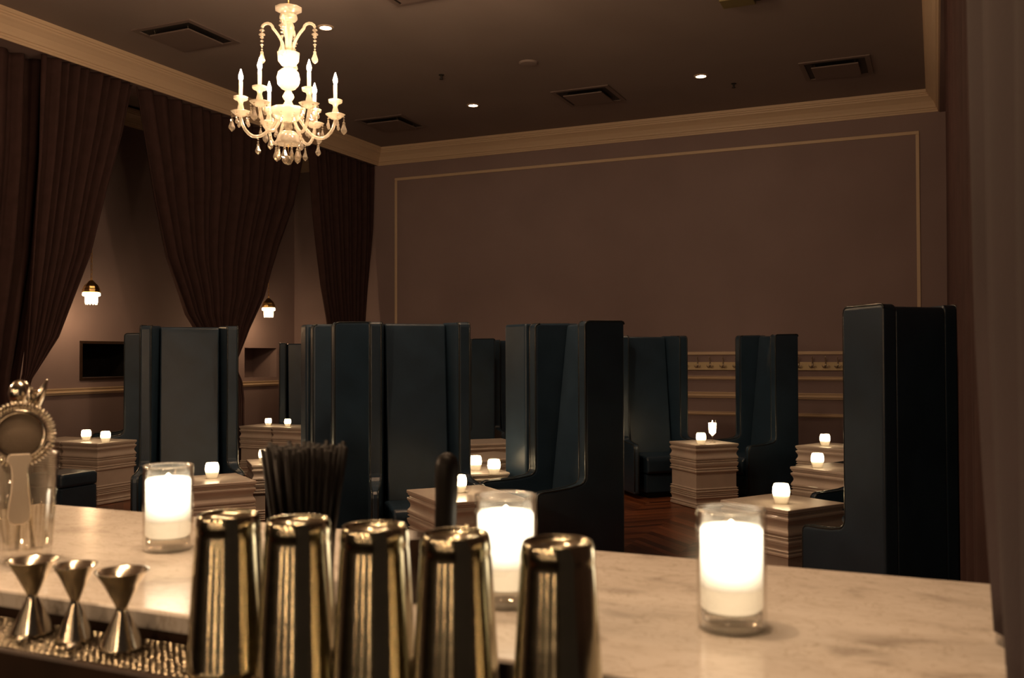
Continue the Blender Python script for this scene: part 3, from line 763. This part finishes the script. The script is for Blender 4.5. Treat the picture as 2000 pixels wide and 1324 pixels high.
# pillar candles in clear tumblers
def make_pillar(label):
    t = thing('tumbler_candle', label, 'candle', (0, 0, 0), 0, 'lit candles in clear tumblers on the bar')
    R = .0378; H = .131
    bm = bmesh.new(); rg = lathe(bm, [(.0005, 0), (R-.004, 0), (R-.001, .003), (R, .008), (R, H-.002), (R-.001, H), (R-.0025, H-.001), (R-.003, H-.003), (R-.003, .024), (R-.006, .020), (.0005, .019)], 40)
    finish('glass', bm, M['glass'], t, True)
    bm = bmesh.new(); capped(bm, [(R-.0075, .002), (R-.0045, .006), (R-.0045, .0185)], 32); finish('thick_base', bm, M['baseglass'], t, True)
    bm = bmesh.new(); tube(bm, [((R-.0012)*math.cos(2*PI*k/48), (R-.0012)*math.sin(2*PI*k/48), H) for k in range(48)], .0013, 8, True); finish('rim', bm, M['baseglass'], t, True)
    bm = bmesh.new(); capped(bm, [(R-.009, .021), (R-.0042, .025), (R-.0042, .0455)], 32); finish('dim_glow_wax', bm, M['bigwax'], t, True)
    bm = bmesh.new(); capped(bm, [(R-.0042, .046), (R-.0042, .108), (R-.008, .112)], 32); finish('glowing_wax', bm, M['bigglow'], t, True)
    bm = bmesh.new(); capped(bm, [(.003, .1122), (.006, .1135), (.003, .1165), (.0005, .119)], 10); finish('flame', bm, M['flame'], t, True)
    return t
pc = make_pillar('lit candle in a clear tumbler at the right on the marble bar'); pc.location = (-.209, 1.062, 1.10)
dup_thing(pc, 'lit candle in a clear tumbler half hidden behind the steel shaker tins', (-.480, 1.058, 1.10), 1)
dup_thing(pc, 'lit candle in a clear tumbler at the left on the marble bar', (-1.098, 1.145, 1.10), 2)

# shaker tins, upside down
def make_tin(label):
    bm = bmesh.new()
    lathe(bm, [(.0415, .0), (.0435, .0005), (.0442, .003), (.0435, .006), (.0428, .008), (.0345, .142), (.0338, .146), (.0343, .150), (.0340, .155), (.0333, .160), (.0322, .1640), (.0312, .1655), (.0300, .1650), (.0292, .1625), (.0288, .1612), (.0005, .1605)], 56)
    return tag(finish('shaker_tin', bm, M['tin'], smooth=True), label, 'shaker tin', 'upturned shaker tins')
tins = [(-.699, .817, 'upturned steel shaker tin, leftmost of the row of five'), (-.608, .818, 'upturned steel shaker tin, second from left, in front of the straws'),
        (-.514, .816, 'upturned steel shaker tin, middle of the row of five'), (-.4215, .813, 'upturned steel shaker tin in front of the black muddler, fourth from left'),
        (-.318, .815, 'upturned steel shaker tin at the right end of the row of five')]
t0 = make_tin(tins[0][2]); t0.location = (*tins[0][:2], 1.0662)
for i, (x, y, lab) in enumerate(tins[1:]): dup_thing(t0, lab, (x, y, 1.0662), 1+i)

# jiggers
bm = bmesh.new()
lathe(bm, [(.0245, 0), (.0255, .001), (.0245, .004), (.0075, .042), (.0065, .046), (.0075, .050), (.0275, .0885), (.0300, .0890), (.0285, .0875), (.0065, .052), (.0005, .051)], 40)
jg = tag(finish('jigger', bm, M['steel'], smooth=True), 'hourglass steel jigger, right one of three, widest cup toward the tins', 'jigger', 'steel jiggers on the drip tray')
jg.location = (-.857, .822, 1.0662)
dup_thing(jg, 'hourglass steel jigger, middle and slightly slimmer of the three', (-.933, .824, 1.0662), 1, scale=(.84, .84, 1))
dup_thing(jg, 'hourglass steel jigger, left one of three below the mixing glass', (-1.004, .824, 1.0662), 2)
for (x, y, a, lab) in ((-.968, .785, -50, 'short bright steel pick lying on the tray, left of the middle jigger'), (-.893, .788, -50, 'short bright steel pick lying on the tray between middle and right jigger')):
    bm = bmesh.new(); d = .022; ca, sa = math.cos(rad(a)), math.sin(rad(a))
    tube(bm, [(-d*ca, -d*sa, .0), (0, 0, .004), (d*ca*.9, d*sa*.9, .008)], [.0035, .003, .003], 8)
    bmesh.ops.create_uvsphere(bm, u_segments=8, v_segments=6, radius=.006, matrix=Matrix.Translation((d*ca, d*sa, .008)))
    tag(finish('cocktail_pick', bm, M['steel'], smooth=True, loc=(x, y, 1.070)), lab, 'pick', 'steel picks on the tray')

# mixing glass with strainer and spoons
mg = thing('mixing_glass', 'tall clear mixing glass at the left edge of the bar', 'mixing glass', (-1.235, 1.0, 1.10))
bm = bmesh.new(); lathe(bm, [(.0005, 0), (.033, 0), (.036, .004), (.037, .03), (.0455, .158), (.0445, .1595), (.043, .158), (.0345, .02), (.0005, .016)], 40); finish('glass', bm, M['glass'], mg, True)
bm = bmesh.new()
for k in range(20):
    a = 2*PI*k/20; tube(bm, [(.0365*math.cos(a), .0365*math.sin(a), .02), (.0405*math.cos(a), .0405*math.sin(a), .085)], .0013, 5)
finish('cut_flutes', bm, M['glass'], mg, True)
# hawthorne strainer: built in its own x (right) z (up) plane, facing -y
ws = thing('cocktail_strainer', 'round steel cocktail strainer with spring coil hooked on the mixing glass', 'strainer', (-1.2, .962, 1.290), math.atan2(1.2, -.968)-math.atan2(0, -1)+0)
ws.rotation_euler = (rad(-6), 0, math.atan2(1.2, .968))
Rx = Matrix.Rotation(PI/2, 4, 'X')
bm = bmesh.new(); capped(bm, [(.031, -.001), (.0325, 0), (.031, .001)], 40, M4=Rx); finish('plate', bm, M['sieve'], ws, True)
bm = bmesh.new(); tube(bm, [(.0325*math.cos(a*PI/24), -.002, .0325*math.sin(a*PI/24)) for a in range(48)], .0032, 8, True); finish('rim', bm, M['steel'], ws, True)
bm = bmesh.new(); pts = []
for i in range(52*8):
    a = 2*PI*i/(52*8); b = 2*PI*i/8; r = .0415+.0052*math.cos(b); pts.append((r*math.cos(a), .0052*math.sin(b), r*math.sin(a)))
tube(bm, pts, .0014, 5, True); finish('spring', bm, M['steel'], ws, True)
bm = bmesh.new()
hp = [(.013, -.028), (.016, -.036), (.011, -.045), (.0095, -.06), (.0105, -.08), (.0135, -.10), (.0145, -.115), (.012, -.123), (.006, -.127)]
outl = [(x, z) for x, z in hp]+[(-x, z) for x, z in hp[::-1]]
prism_poly(bm, outl, lambda a, b, y: (a, y-.006-.004*math.sin((-b-.03)*25), b), -.0015, .0015); finish('handle', bm, M['satin'], ws, bevel=.001)
bm = bmesh.new(); capped(bm, [(.003, -.0005), (.003, .0005)], 12, M4=Matrix.Translation((0, -.0085, -.115)) @ Rx); finish('hang_hole', bm, M['black'], ws)
for s in (-1, 1):
    bm = bmesh.new(); add_box(bm, s*.037-.008, s*.037+.008, -.003, .003, -.020, -.010); finish('ear', bm, M['steel'], ws, bevel=.002)
sp = thing('bar_spoon', 'steel bar spoon with round knob end standing in the mixing glass', 'bar spoon', (-1.235, 1.0, 1.118))
bm = bmesh.new(); tube(bm, [(.004, .01, 0), (-.005, .004, .12), (-.010, .0, .205)], .0028, 8); finish('stem', bm, M['steel'], sp, True)
bm = bmesh.new(); c_ = (-.012, 0, .213)
capped(bm, [(.002, -.008), (.008, -.004), (.0145, .006), (.0165, .016), (.014, .027), (.007, .034), (.001, .036)], 20, c_); finish('knob', bm, M['steel'], sp, True)
sf = thing('bar_fork_spoon', 'steel bar spoon ending in a pointed fork leaning right', 'bar spoon', (-1.225, .99, 1.118))
bm = bmesh.new(); tube(bm, [(-.015, .0, 0), (.0, .0, .12), (.018, .0, .20)], .0028, 8); finish('stem', bm, M['steel'], sf, True)
bm = bmesh.new()
tube(bm, [(.018, 0, .198), (.022, 0, .212), (.032, 0, .225), (.046, 0, .25)], [.004, .008, .0065, .0015], 8)
tube(bm, [(.018, 0, .205), (.017, -.004, .222), (.020, -.006, .238)], [.004, .0065, .002], 8); finish('fork', bm, M['steel'], sf, True)

# straws in a cup, muddler
cup = tag(finish('straw_cup', (lambda b: (lathe(b, [(.0005, .002), (.034, .0), (.036, .003), (.040, .085), (.0385, .086), (.034, .006), (.0005, .005)], 28), b)[1])(bmesh.new()), M['black'], smooth=True, loc=(-.748, 1.02, 1.10)), 'black cup holding the straws behind the shaker tins', 'cup')
bm = bmesh.new(); tube(bm, [(0, 0, 0), (0, 0, .18)], .0029, 7)
straw = finish('drinking_straw', bm, M['black'], smooth=True)
G = 'black straws bunched in the cup'
LBL = 'thin black straw in the dense bunch behind the shaker tins'
for i in range(84):
    o = straw if i == 0 else straw.copy()
    if i: COL.objects.link(o)
    a = i*2.39996; rr = math.sqrt((i+.5)/84)
    b0 = Vector((-.748+.0300*rr*math.cos(a), 1.02+.0300*rr*math.sin(a), 1.108)); t1 = Vector((-.748+.058*rr*math.cos(a), 1.02+.058*rr*math.sin(a), 1.108+.176+random.uniform(-.006, .005)))
    dv = t1-b0; o.location = b0; o.rotation_euler = dv.to_track_quat('Z', 'Y').to_euler(); o.scale = (1, 1, dv.length/.18)
    tag(o, LBL, 'straw', G)
bm = bmesh.new(); capped(bm, [(.008, 0), (.0105, .004), (.0115, .03), (.0115, .12), (.0125, .15), (.0125, .168), (.010, .178), (.004, .183)], 20)
md = finish('muddler', bm, M['black'], smooth=True); md.location = (-.546, 1.02, 1.104); md.rotation_euler = (0, rad(2), 0); md.scale = (1.15, 1.15, .98)
tag(md, 'black rounded muddler handle standing behind the shaker tins', 'muddler')
bm = bmesh.new(); tube(bm, [(0, 0, 0), (.018, 0, .09)], .0026, 8)
tag(finish('clear_straw', bm, M['board'], smooth=True, loc=(-.545, 1.045, 1.104)), 'pale thin stick leaning beside the black muddler', 'stick')
bm = bmesh.new(); lathe(bm, [(.0005, .0), (.026, .0), (.028, .003), (.030, .078), (.0288, .079), (.026, .006), (.0005, .005)], 28)
tag(finish('tool_cup', bm, M['darkwood'], smooth=True, loc=(-.604, 1.03, 1.10)), 'small dark cup between the straws and the muddler', 'cup')
